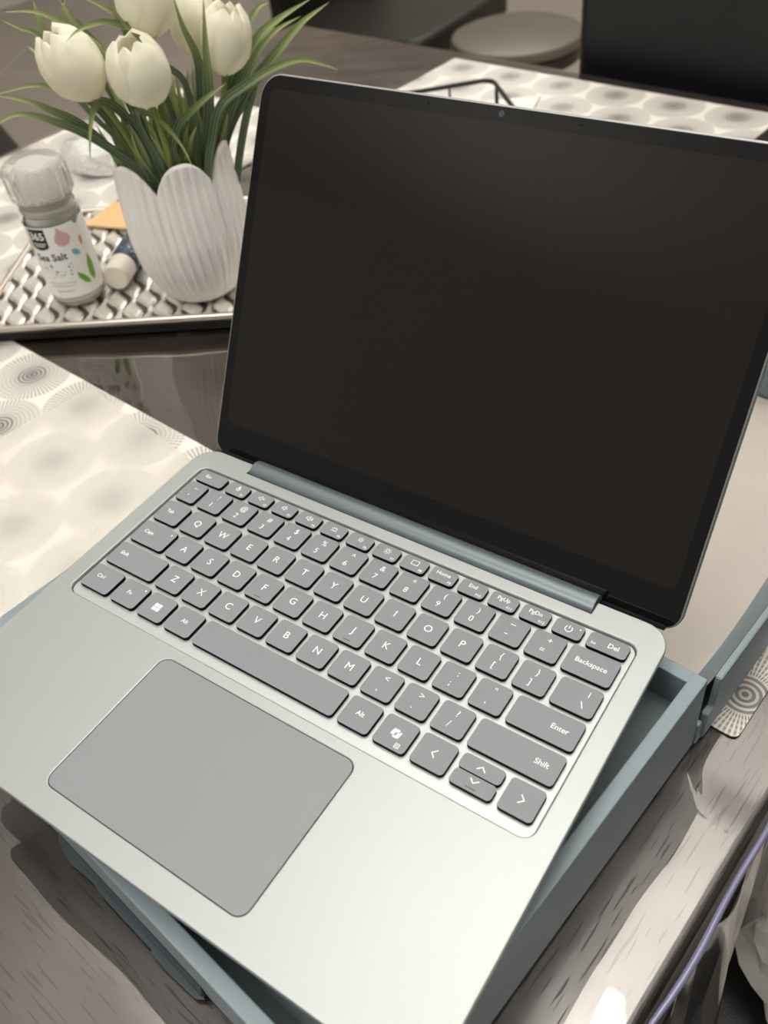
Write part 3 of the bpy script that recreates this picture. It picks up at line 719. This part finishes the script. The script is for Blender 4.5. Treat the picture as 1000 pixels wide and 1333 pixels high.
# embossed lattice of linked bulbs
st = 1.5; nx, ny = int((SX - 8) / st), int((SY - 8) / st)
def lat(a, b):
    q = a + 0.30 * b; best = -9; pt = 26.0
    for s in (0, 1):
        i = round((q - s * pt / 2) / pt); dx = q - s * pt / 2 - i * pt
        ph = b / 38.0 + 0.5 * s
        w = 1.4 + 6.4 * (0.5 + 0.5 * math.cos(2 * PI * ph)) ** 1.5
        dx += 1.6 * math.sin(2 * PI * ph + 0.6)
        best = max(best, w - abs(dx))
    return best
V = []; F = []; idx = {}
hs = [[lat(4 + i * st, 4 + j * st) for i in range(nx + 1)] for j in range(ny + 1)]
def vid(i, j):
    if (i, j) not in idx:
        d = hs[j][i]; t = max(0, min(1, (d + 0.3) / 1.7)); t = t * t * (3 - 2 * t)
        idx[(i, j)] = len(V); V.append((4 + i * st, 4 + j * st, h0 - 3.3 + 2.3 * t))
    return idx[(i, j)]
for j in range(ny):
    for i in range(nx):
        if max(hs[j][i], hs[j][i + 1], hs[j + 1][i], hs[j + 1][i + 1]) > -0.3:
            F.append((vid(i, j), vid(i + 1, j), vid(i + 1, j + 1), vid(i, j + 1)))
link('embossed_lattice', pydata('embossed_lattice', V, F, True), 'silver', tray)

# ------------------------------------------------------------------ tulip vase
VX, VY, VB = -345.0, 311.0, SZ + 0.6
vase = thing('vase', 'white ribbed ceramic vase shaped like an open tulip, on the silver tray', 'vase', (VX, VY, VB))
face = math.atan2(-160 - VY, 204 - VX)               # one petal looks this way
H = 122.0
def rad_at(t):
    pts = [(0, 27), (0.03, 32), (0.12, 39), (0.28, 45.5), (0.45, 48), (0.65, 47), (0.85, 44.5), (1.0, 44)]
    for (a, ra), (b, rb) in zip(pts, pts[1:]):
        if t <= b: k = (t - a) / (b - a); return ra + (rb - ra) * k
    return pts[-1][1]
def vase_surf(inner):
    V = []; F = []; n = 240; m_ = 40
    for i in range(m_ + 1):
        for j in range(n):
            a = 2 * PI * j / n; ph = ((a - face - R_(6)) / (PI / 3) + 0.5) % 1.0 - 0.5      # -.5 .. .5 inside a petal
            e = abs(ph) * 2
            top = H - 22 * (e ** 2.4)
            z = top * i / m_; t = z / H
            r = rad_at(t)
            env = min(1, t * 5) * max(0, 1 - 0.3 * t)
            r += (0.9 * math.sin(ph * 44 + 1.5 * math.sin(t * 5 + j * 0.02)) + 0.5 * math.sin(ph * 83 + 2)) * env * (0 if inner else 1)
            r += 2.2 * (1 - e ** 2) * t - 1.4 * (e ** 6) * env
            if inner: r -= 3.4
            V.append((r * math.cos(a), r * math.sin(a), z + (2.5 * (1 - i / m_) if inner else 0)))
    for i in range(m_):
        for j in range(n): F.append((i * n + j, i * n + (j + 1) % n, (i + 1) * n + (j + 1) % n, (i + 1) * n + j))
    return V, F, n, m_
Vo, Fo, n, m_ = vase_surf(False); Vi, Fi, _, _ = vase_surf(True)
k = len(Vo); F = Fo + [tuple(i + k for i in f[::-1]) for f in Fi]
F += [(m_ * n + j, m_ * n + (j + 1) % n, k + m_ * n + (j + 1) % n, k + m_ * n + j) for j in range(n)]
F += [tuple(range(n))[::-1], tuple(k + j for j in range(n))]
link('vase_body', pydata('vase_body', Vo + Vi, F, True), 'ceramic', vase)

# ------------------------------------------------------------------ tulips
cd = Vector((math.cos(face), math.sin(face), 0)); sd = Vector((-math.sin(face), math.cos(face), 0))   # towards viewer / rightwards
def vp(lat_, tow, z): p = cd * tow + sd * lat_; return Vector((VX + p.x, VY + p.y, z))
def petal_mesh(Rm, Hh, rot, inner, open_):
    V = []; F = []; UV = []; ns, nt = 20, 14
    pts = [(0, 0.10), (0.06, 0.42), (0.16, 0.72), (0.32, 0.96), (0.48, 1.0), (0.66, 0.95), (0.84, 0.74 + open_), (1.0, 0.34 + open_ * 1.6)]
    def pr(t):
        for (a, ra), (b, rb) in zip(pts, pts[1:]):
            if t <= b: q = (t - a) / (b - a); return ra + (rb - ra) * q
        return pts[-1][1]
    for i in range(ns + 1):
        s = math.sin(i / ns * PI / 2); wmax = R_(66 if not inner else 60)
        wd = wmax * (min(1, (0.30 + 1.3 * s)) if s < 0.55 else math.cos((s - 0.55) / 0.45 * PI / 2) ** 0.48) if s < 1 else 0.02
        for j in range(nt + 1):
            t = j / nt * 2 - 1; a = rot + wd * t
            r = Rm * pr(s) * (0.90 if inner else 1.0) + Rm * 0.07 * (1 - t * t) * s - (0 if inner else Rm * 0.05 * abs(t) ** 3)
            r += 0.25 * math.sin(t * 9 + rot * 3) * s
            V.append((r * math.cos(a), r * math.sin(a), Hh * s - Hh * 0.03 * t * t * s)); UV.append((j / nt, s))
    for i in range(ns):
        for j in range(nt): a = i * (nt + 1) + j; F.append((a, a + 1, a + nt + 2, a + nt + 1))
    me = pydata('petal', V, F, True, UV); return me
def tulip(label, base, axis, Rm, Hh, spin, open_=0.0):
    """base = underside of the flower head; axis = the way it points"""
    t = thing('tulip', label, 'flower', tuple(base), 0, 'white tulips in the vase')
    q = Vector((0, 0, 1)).rotation_difference(Vector(axis).normalized()).to_matrix().to_4x4()
    for k in range(6):
        inner = k % 2
        o = link('petal', petal_mesh(Rm, Hh * (0.97 if inner else 1), spin + k * PI / 3, inner, open_), 'petal', t)
        o.matrix_local = q
    ax = Vector(axis).normalized(); foot = Vector((VX, VY, VB + 20)) + Vector((hsh(spin, 1) - 0.5, hsh(spin, 2) - 0.5, 0)) * 30
    end = foot - Vector(base); d = end.length
    p = [Vector((0, 0, 0)) + ax * 2, -ax * 12, -ax * 26 + end * 0.12, end * 0.55 + Vector((0, 0, 4)), end]
    V, F = tube(smooth_path(p, 5), 2.3, 8); link('stem', pydata('stem', V, F, True), 'stem', t)
    return t
def tul(label, b_, t_, Rm, spin, open_): B = vp(*b_); T_ = vp(*t_); tulip(label, B, tuple(T_ - B), Rm, (T_ - B).length, spin, open_)
tul('white tulip leaning left at the far left of the bouquet', (-37, 38, 124), (-56, 46, 172), 20.5, face + 0.35, 0.0)
tul('white tulip facing the viewer low in the middle of the bouquet', (-3, 46, 115), (-7, 58, 163), 21, face + 0.55, 0.03)
tul('white tulip at the top middle, its tip cut by the picture edge', (8, 20, 149), (14, 24, 198), 20, face + 0.9, 0.0)
tul('white open-tipped tulip rightmost in the bouquet', (53, 16, 115), (64, 24, 163), 18, face - 0.45, 0.05)
tul('white tulip half hidden behind the rightmost tulip', (38, -12, 122), (46, -12, 170), 18, face + 0.5, 0.0)

# ------------------------------------------------------------------ grass leaves
grass = thing('grass_bunch', 'bunch of long striped green grass leaves filling the tulip vase', 'leaves', (VX, VY, VB + 10))
def leaf(pts, w, twist=0.0):
    P = smooth_path([p - Vector((VX, VY, VB + 10)) for p in pts], 7); n = len(P); V = []; F = []; UV = []
    for i, p in enumerate(P):
        t = (P[min(i + 1, n - 1)] - P[max(i - 1, 0)]).normalized(); s_ = i / (n - 1)
        side = t.cross(cd * math.cos(twist) + sd * math.sin(twist) + Vector((0, 0, 0.25)))
        if side.length < 0.05: side = t.cross(Vector((0, 0, 1)))
        side.normalize(); nr = side.cross(t)
        ww = w * (0.65 + 0.35 * min(1, s_ * 4)) * (1 - max(0, (s_ - 0.45) / 0.55) ** 1.6) + 0.12
        for j, k in ((0, -1), (1, -0.5), (2, 0), (3, 0.5), (4, 1)):
            V.append(tuple(p + side * (k * ww / 2) + nr * (abs(k) * ww * 0.16))); UV.append((j / 4, s_))
    for i in range(n - 1):
        for j in range(4): a = i * 5 + j; F.append((a, a + 1, a + 6, a + 5))
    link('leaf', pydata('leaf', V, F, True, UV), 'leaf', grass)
def arch(l0, t0, l1, t1, z1, ltip, ttip, ztip, w=6.5, tw=0.0, z0=None):
    """from inside the vase, over a high point, to the tip"""
    a = vp(l0, t0, VB + 25 if z0 is None else z0); b = vp(l1, t1, z1); c_ = vp(ltip, ttip, ztip)
    m1 = a.lerp(b, 0.5) + Vector((0, 0, 8)); leaf([a, m1, b, c_], w, tw)
# the ones that can be picked out: (sideways, towards the viewer, height) along each blade, then its width
BLADES = [
    ([(-18, 22, 51), (-27, 24, 89), (-36, 26, 111), (-47, 28, 122), (-63, 30, 133), (-79, 32, 138), (-107, 35, 137)], 5.5),
    ([(-21, 25, 52), (-45, 28, 92), (-57, 31, 109), (-71, 34, 121), (-84, 37, 131), (-106, 40, 140)], 6.5),
    ([(-16, 28, 49), (-36, 30, 81), (-54, 33, 101), (-68, 36, 112), (-82, 39, 121), (-94, 42, 125), (-110, 45, 121)], 6),
    ([(-10, 28, 49), (-15, 31, 89), (-23, 34, 107), (-30, 38, 118), (-37, 41, 122), (-43, 45, 118), (-49, 48, 106), (-55, 52, 88)], 6.5),
    ([(-8, 35, 61), (-10, 37, 78), (-15, 39, 98), (-15, 41, 110), (-9, 43, 110), (1, 45, 101), (10, 47, 84), (14, 50, 67)], 5),
    ([(0, 35, 63), (9, 37, 91), (20, 40, 102), (37, 42, 112), (51, 45, 119)], 6),
    ([(22, 35, 46), (33, 33, 79), (45, 32, 101), (64, 30, 110), (88, 29, 118), (108, 27, 119), (123, 26, 113), (135, 25, 106)], 6.5),
    ([(51, 10, 52), (71, 8, 97), (81, 6, 107), (94, 5, 114)], 6),
    ([(39, 10, 58), (68, 7, 98), (92, 5, 118), (116, 2, 135), (140, 0, 145)], 8),
    ([(37, 5, 57), (64, 1, 108), (83, -2, 130), (102, -6, 139), (129, -10, 147)], 8),
    ([(38, 12, 56), (61, 10, 100), (75, 8, 118), (95, 6, 134), (117, 5, 141)], 6.5),
    ([(35, -10, 51), (64, -13, 114), (87, -16, 144), (99, -20, 147)], 6),
    ([(22, 20, 47), (36, 26, 99), (40, 32, 122), (43, 38, 145), (48, 45, 175)], 7.5),
    ([(21, 10, 50), (34, 16, 111), (36, 22, 133), (31, 28, 155), (29, 35, 176)], 6.5),
    ([(19, 25, 53), (24, 31, 115), (13, 38, 136), (3, 44, 154), (-7, 51, 170), (-13, 58, 188)], 4.5),
    ([(11, 20, 68), (6, 25, 126), (-1, 31, 158), (-9, 37, 165), (-19, 42, 170), (-29, 48, 171), (-38, 54, 170), (-45, 60, 167)], 4.5),
    ([(-9, 10, 47), (-18, 10, 115), (-27, 10, 146), (-37, 10, 158), (-50, 10, 169), (-63, 10, 176), (-82, 10, 179)], 5),
    ([(-15, -5, 42), (-44, -5, 110), (-60, -5, 154), (-62, -5, 168), (-62, -5, 180)], 7),
    ([(-18, -10, 41), (-46, -10, 120), (-65, -10, 155), (-77, -10, 163), (-87, -10, 170)], 3.5),
    ([(-9, 0, 43), (-23, 0, 124), (-35, 0, 157), (-41, 0, 167), (-45, 0, 179)], 5),
    ([(-12, -15, 38), (-37, -15, 132), (-46, -15, 163), (-41, -15, 175)], 4),
    ([(-3, -8, 38), (-5, -8, 128), (-10, -8, 158), (-17, -8, 166), (-30, -8, 175)], 5),
    ([(-7, 18, 50), (-18, 18, 107), (-22, 18, 134), (-26, 18, 149), (-33, 18, 159)], 5.5),
    ([(-13, 5, 43), (-47, 1, 102), (-67, -2, 141), (-72, -6, 148), (-76, -10, 151)], 4),
]
for pts, w in BLADES:
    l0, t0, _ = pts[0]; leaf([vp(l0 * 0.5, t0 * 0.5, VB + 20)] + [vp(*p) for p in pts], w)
rg = random.Random(4)
for i in range(120):                                  # the upright mass of blades
    a = rg.uniform(0, 2 * PI); q = math.sqrt(rg.random())
    l1, t1 = 36 * q * math.cos(a), 34 * q * math.sin(a)
    up = rg.uniform(78, 122) + (8 if t1 < 0 else -6) - 8 * q; out = rg.uniform(1.15, 1.55)
    b = vp(l1, t1, 52); e = vp(l1 * out + rg.uniform(-5, 5), t1 * out * 0.9, up); mid = b.lerp(e, 0.5) + Vector((rg.uniform(-3, 3), rg.uniform(-3, 3), 4))
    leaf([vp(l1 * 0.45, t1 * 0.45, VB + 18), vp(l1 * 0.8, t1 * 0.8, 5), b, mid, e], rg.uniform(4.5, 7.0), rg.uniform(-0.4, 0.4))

# ------------------------------------------------------------------ salt grinder
GX, GY, GZ = -439.0, 253.0, SZ + 0.6
gr = thing('salt_grinder', 'clear salt grinder with printed label standing on the silver tray', 'salt grinder', (GX, GY, GZ))
gface = math.atan2(-160 - GY, 204 - GX)
link('glass_jar', lathe('glass_jar', [(0, 0.2), (18, 0.2), (21.5, 2), (22.8, 5), (23.2, 12), (23.4, 60), (23.0, 74), (21.0, 80), (19.6, 83), (19.6, 90), (0, 90)], 48), 'glass', gr)
link('salt_fill', lathe('salt_fill', [(0, 3.0), (17, 3.0), (20.5, 5), (21.6, 10), (21.8, 60), (21.4, 73), (19.4, 79.5), (18.6, 83), (0, 83.5)], 40), 'salt', gr)
link('collar', lathe('collar', [(0, 81), (21.5, 81), (22.4, 82.2), (22.4, 84.2), (20.8, 85.4), (20.8, 88.5), (22.8, 89.5), (22.8, 91.5), (0, 91.5)], 48), 'cap_clear', gr)
def capf(r, z, a, i):
    if 2 <= i <= 6: r += 0.8 * (1 if math.sin(a * 16) > 0 else -0.8)
    return r, z
link('grinder_cap', lathe('grinder_cap', [(0, 92), (22.4, 92), (24.6, 94), (24.9, 97), (24.9, 108), (24.6, 112), (23.8, 116), (21.5, 119), (16, 120.4), (0, 120.8)], 132, capf), 'cap_clear', gr)
link('cap_core', lathe('cap_core', [(0, 92.5), (15, 92.5), (15.5, 106), (12, 113), (0, 114)], 32), 'label_film', gr)
LR = 23.75
def wrap(fl, name, mat, dr=0.0, ang=0.0):
    """bend flat print round the jar: x = arc length from the side facing the viewer, y = height"""
    bm = bmesh.new(); vs = [bm.verts.new((v[0], v[1], 0)) for v in fl.V]
    for f_ in fl.F:
        try: bm.faces.new([vs[i] for i in f_])
        except ValueError: pass
    bmesh.ops.triangulate(bm, faces=bm.faces)
    for k in range(6):
        lo = [e for e in bm.edges if abs(e.verts[0].co.x - e.verts[1].co.x) > 2.2]
        if not lo: break
        bmesh.ops.subdivide_edges(bm, edges=lo, cuts=1); bmesh.ops.triangulate(bm, faces=bm.faces)
    for v in bm.verts:
        v.co.x = v.co.x * 1.22 - 3.5; v.co.y = 45 + (v.co.y - 42) * 1.16
        a = gface + ang + v.co.x / LR; v.co = Vector(((LR + dr) * math.cos(a), (LR + dr) * math.sin(a), v.co.y)) / 1000
    bmesh.ops.recalc_face_normals(bm, faces=bm.faces)
    me = bpy.data.meshes.new(name); bm.to_mesh(me); bm.free(); return link(name, me, mat, lab if name != 'label' else gr)
V = []; F = []; n = 44
for j in range(n + 1):
    a = gface + R_(-112 + 224 * j / n)
    for z in (11, 74): V.append((LR * math.cos(a), LR * math.sin(a), z))
for j in range(n): F.append((2 * j, 2 * j + 2, 2 * j + 3, 2 * j + 1))
lab = link('label', pydata('label', V, F, True), 'label_film', gr)
wrap(Flat().poly([(-19, 66), (-19, 52.5), (-16, 51), (-12.5, 50.3), (-9, 51), (-6, 52.5), (-6, 66)]), 'logo_shield', 'ink', 0.12)
wrap(Flat().text('365', 7.4, -12.5, 60.6, 'CENTER', 0.02), 'logo_numerals', 'ink_white', 0.30)
wrap(Flat().rect(-17.5, -7.5, 55.0, 55.6).rect(-16.5, -8.5, 53.3, 53.9), 'logo_line', 'ink_white', 0.30)
wrap(Flat().text('Sea Salt', 7.4, -18.5, 44.5, 'LEFT', 0.02, 0.95), 'product_name', 'ink', 0.12)
wrap(Flat().poly([(2.0, 66.5), (4.2, 63.5), (8.5, 60), (9.5, 56.5), (7.5, 52.8), (4.0, 51.5), (0.6, 52.8), (-1.2, 56), (-0.2, 60), (1.8, 63)]), 'garlic_drawing', 'ink_pink', 0.12)
wrap(Flat().poly([(7.0, 47.5), (9.5, 47.8), (12.0, 46), (12.8, 43), (10.0, 42.6), (7.8, 44.2)]), 'teal_leaf', 'ink_teal', 0.12)
wrap(Flat().poly([(16.2, 20), (18.8, 24), (19.3, 33), (17.2, 41), (14.4, 33), (14.0, 25)]), 'green_leaf', 'ink_green', 0.12)
wrap(Flat().poly([(13.0, 19.5), (12.6, 23), (9.5, 28), (5.5, 31), (6.0, 26), (9.0, 21.5)]), 'green_leaf', 'ink_green', 0.12)
wrap(Flat().poly([(15.5, 48), (17, 49), (17.5, 54), (16.2, 55), (14.8, 52)]), 'orange_drop', 'ink_orange', 0.12)
wrap(Flat().poly([(-22.5, 44), (-21.0, 50), (-21.5, 58), (-23.5, 54)]), 'side_leaf', 'ink_green', 0.12)
wrap(Flat().poly([(14, 66), (18.5, 69.5), (20.5, 66.5), (17, 63)]), 'corner_mark', 'ink_grey', 0.12)
f = Flat(); rg = random.Random(2)
for i in range(26): f.circle(-17 + rg.random() * 21, 27.5 + rg.random() * 11.5, 0.35 + rg.random() * 0.45, 6)
wrap(f, 'speckles', 'ink_grey', 0.12)
wrap(Flat().rect(-16, 3, 24.2, 24.8).rect(-16, 2, 21.8, 22.4).rect(-12, 0, 17.6, 18.4), 'small_print', 'ink_pale', 0.12)

# ------------------------------------------------------------------ small things round the tray
o = slab('card', [[(0, 0), (62, -6), (66, 46), (52, 66), (12, 60)]], 0, 2.0, 0.3, 'tan_card', None, 1, loc=(-535, 345, SZ + 1.2), rz=R_(20))
tag(o, 'tan cardboard sleeve lying on the silver tray behind the salt grinder', 'card')
o = thing('packet', 'small dark blue packet edge peeking out behind the tan cardboard', 'packet', (-545, 405, SZ + 0.9), R_(28))
slab('packet_body', [rrect(0, 60, -12, 16, 2, 3)], 0, 3.5, 0.6, 'blue_card', o, 1)
slab('packet_print', [rrect(4, 56, 2, 11, 1, 3)], 3.5, 3.7, 0.05, 'blue_print', o, 1)
ba = R_(118)
o = thing('small_bottle', 'small dark blue patterned bottle with cream cap lying beside the vase', 'bottle', (-410, 272, SZ + 0.7), ba)
rot = Matrix.Translation((0, 0, 0.0125)) @ Matrix.Rotation(PI / 2, 4, 'Y')
link('bottle_body', lathe('bottle_body', [(0, 22), (9.5, 22), (12.0, 25), (12.2, 30), (12.2, 62), (11, 65), (0, 66)], 32), 'bottle', o, matrix=rot)
link('bottle_cap', lathe('bottle_cap', [(0, 0), (10.2, 0), (11.3, 1.4), (11.6, 4), (11.6, 21.5), (0, 21.8)], 32), 'cap_white', o, matrix=rot)
# crumpled clear wrapper on the mat behind the salt grinder
def crumple(name, rx, ry, rz, seed, mat, loc, sub=4, amp=0.35):
    bm = bmesh.new(); bmesh.ops.create_icosphere(bm, subdivisions=sub, radius=1.0)
    rr = random.Random(seed); dirs = [(Vector((rr.gauss(0, 1), rr.gauss(0, 1), rr.gauss(0, 1))).normalized(), rr.uniform(0.58, 1.0)) for _ in range(40)]
    for v in bm.verts:
        d = v.co.normalized(); r = 1.25
        for n_, h_ in dirs:                                # facets: cut by random planes
            q = d.dot(n_)
            if q > 0.05: r = min(r, h_ / q)
        r *= 1 + amp * 0.12 * math.sin(d.x * 23 + d.y * 17) * math.sin(d.z * 19 + d.y * 9)
        z = d.z * r * rz; z = max(z, -rz * 0.75)
        v.co = Vector((d.x * r * rx, d.y * r * ry, z + rz * 0.75)) / 1000
    me = bpy.data.meshes.new(name); bm.to_mesh(me); bm.free(); autosmooth(me, 12)
    return link(name, me, mat, None, loc=loc)
tag(crumple('plastic_wrapper', 66, 40, 24, 9, 'crumple', TW(-712, 398, TZ + 0.9)), 'crumpled clear plastic wrapper on the placemat behind the salt grinder', 'wrapper')

# ------------------------------------------------------------------ black wire rack and paper on the far mat
rk = thing('wire_rack', 'black wire rack with rounded corner standing behind the laptop screen', 'rack', TW(-442, 533.5, TZ + 0.9), TA + R_(50))
def rod(name, pts, r, close=False): V, F = tube(pts, r, 8, True, close); return link(name, pydata(name, V, F, True), 'wire', rk)
RX0, RX1, RY0, RY1, RZ = 20, 175, 0, 105, 30
rod('top_frame', [(x, y, RZ) for x, y in rrect(RX0, RX1, RY0, RY1, 14, 6)], 2.6, True)
rod('base_frame', [(x, y, 2.2) for x, y in rrect(RX0, RX1, RY0, RY1, 14, 6)], 2.0, True)
for x in range(RX0 + 30, RX1 - 20, 38): rod('rod', [(x, RY1, RZ), (x, RY1, 2.2)], 1.3); rod('rod', [(x, RY0, RZ), (x, RY0, 2.2)], 1.3)
for x, y in ((RX0, 20), (RX1, 20), (RX0, RY1 - 20), (RX1, RY1 - 20)): rod('corner_post', [(x, y, RZ), (x, y, 2.2)], 2.2)
o = slab('folded_paper', [[(0, 0), (70, 10), (62, 62), (6, 34)]], 0, 3, 0.4, 'paper', None, 1, loc=TW(-422, 706, TZ + 0.9), rz=TA + R_(12))
tag(o, 'folded white paper lying on the far placemat beside the wire rack', 'paper')

# ------------------------------------------------------------------ chairs and stool
def chair(label, loc, rz, leather='leather', back='leather', backz=980):
    """origin on the floor under the seat centre; the backrest is on +y"""
    c_ = thing('dining_chair', label, 'chair', loc, rz, 'dining chairs round the table')
    link('seat', slab_mesh('seat', [rrect(-225, 225, -220, 220, 45, 7)], 405, 470, 16, 3), leather, c_)
    link('seat_frame', slab_mesh('seat_frame', [rrect(-215, 215, -210, 210, 40, 7)], 385, 405, 4, 2), 'steel', c_)
    box('backrest', -225, 225, 178, 222, 440, backz, 14, back, c_, 3)
    for x in (-195, 195):
        for y in (-190, 190): V, F = tube([(x, y, 0), (x, y * 0.97, 390)], 13, 10); link('leg', pydata('leg', V, F, True), 'steel', c_)
    return c_
x, y, _ = TW(-178, 722); chair('black leather chair at the far end of the table, behind the laptop screen', (x, y, FLOOR), TA)
chair('dark chair with brown seat turned sideways in the background behind the tulips', (-1250, 1930, FLOOR), R_(90), 'leather_brown')
chair('black leather chair left of the table, only a seat corner showing', (-1745, 800, FLOOR), R_(155))
chair('black leather chair under the hanging plastic at the lower right corner', *((lambda p: (p, R_(-96)))((TW(400, 170)[0], TW(400, 170)[1], FLOOR))))
st_ = thing('round_stool', 'round grey stool standing in the background between two chairs', 'stool', (-848, 1832, FLOOR))
link('stool_seat', lathe('stool_seat', [(0, 440), (138, 440), (150, 446), (152, 458), (148, 466), (138, 470), (0, 471)], 56), 'stool_top', st_)
link('stool_band', lathe('stool_band', [(0, 412), (140, 412), (146, 416), (146, 440), (0, 440)], 56), 'stool_rim', st_)
link('stool_post', lathe('stool_post', [(0, 12), (26, 12), (26, 412), (0, 412)], 24), 'steel', st_)
link('stool_base', lathe('stool_base', [(0, 0), (150, 0), (152, 6), (40, 14), (0, 14)], 48), 'steel', st_)
# crumpled bag on the chair seat at lower right
tag(crumple('plastic_bag', 80, 95, 62, 11, 'bag', (*TW(272, 178)[:2], FLOOR + 470.3), 4, 0.5), 'crumpled white plastic bag lying on the black chair at the lower right corner', 'plastic bag')
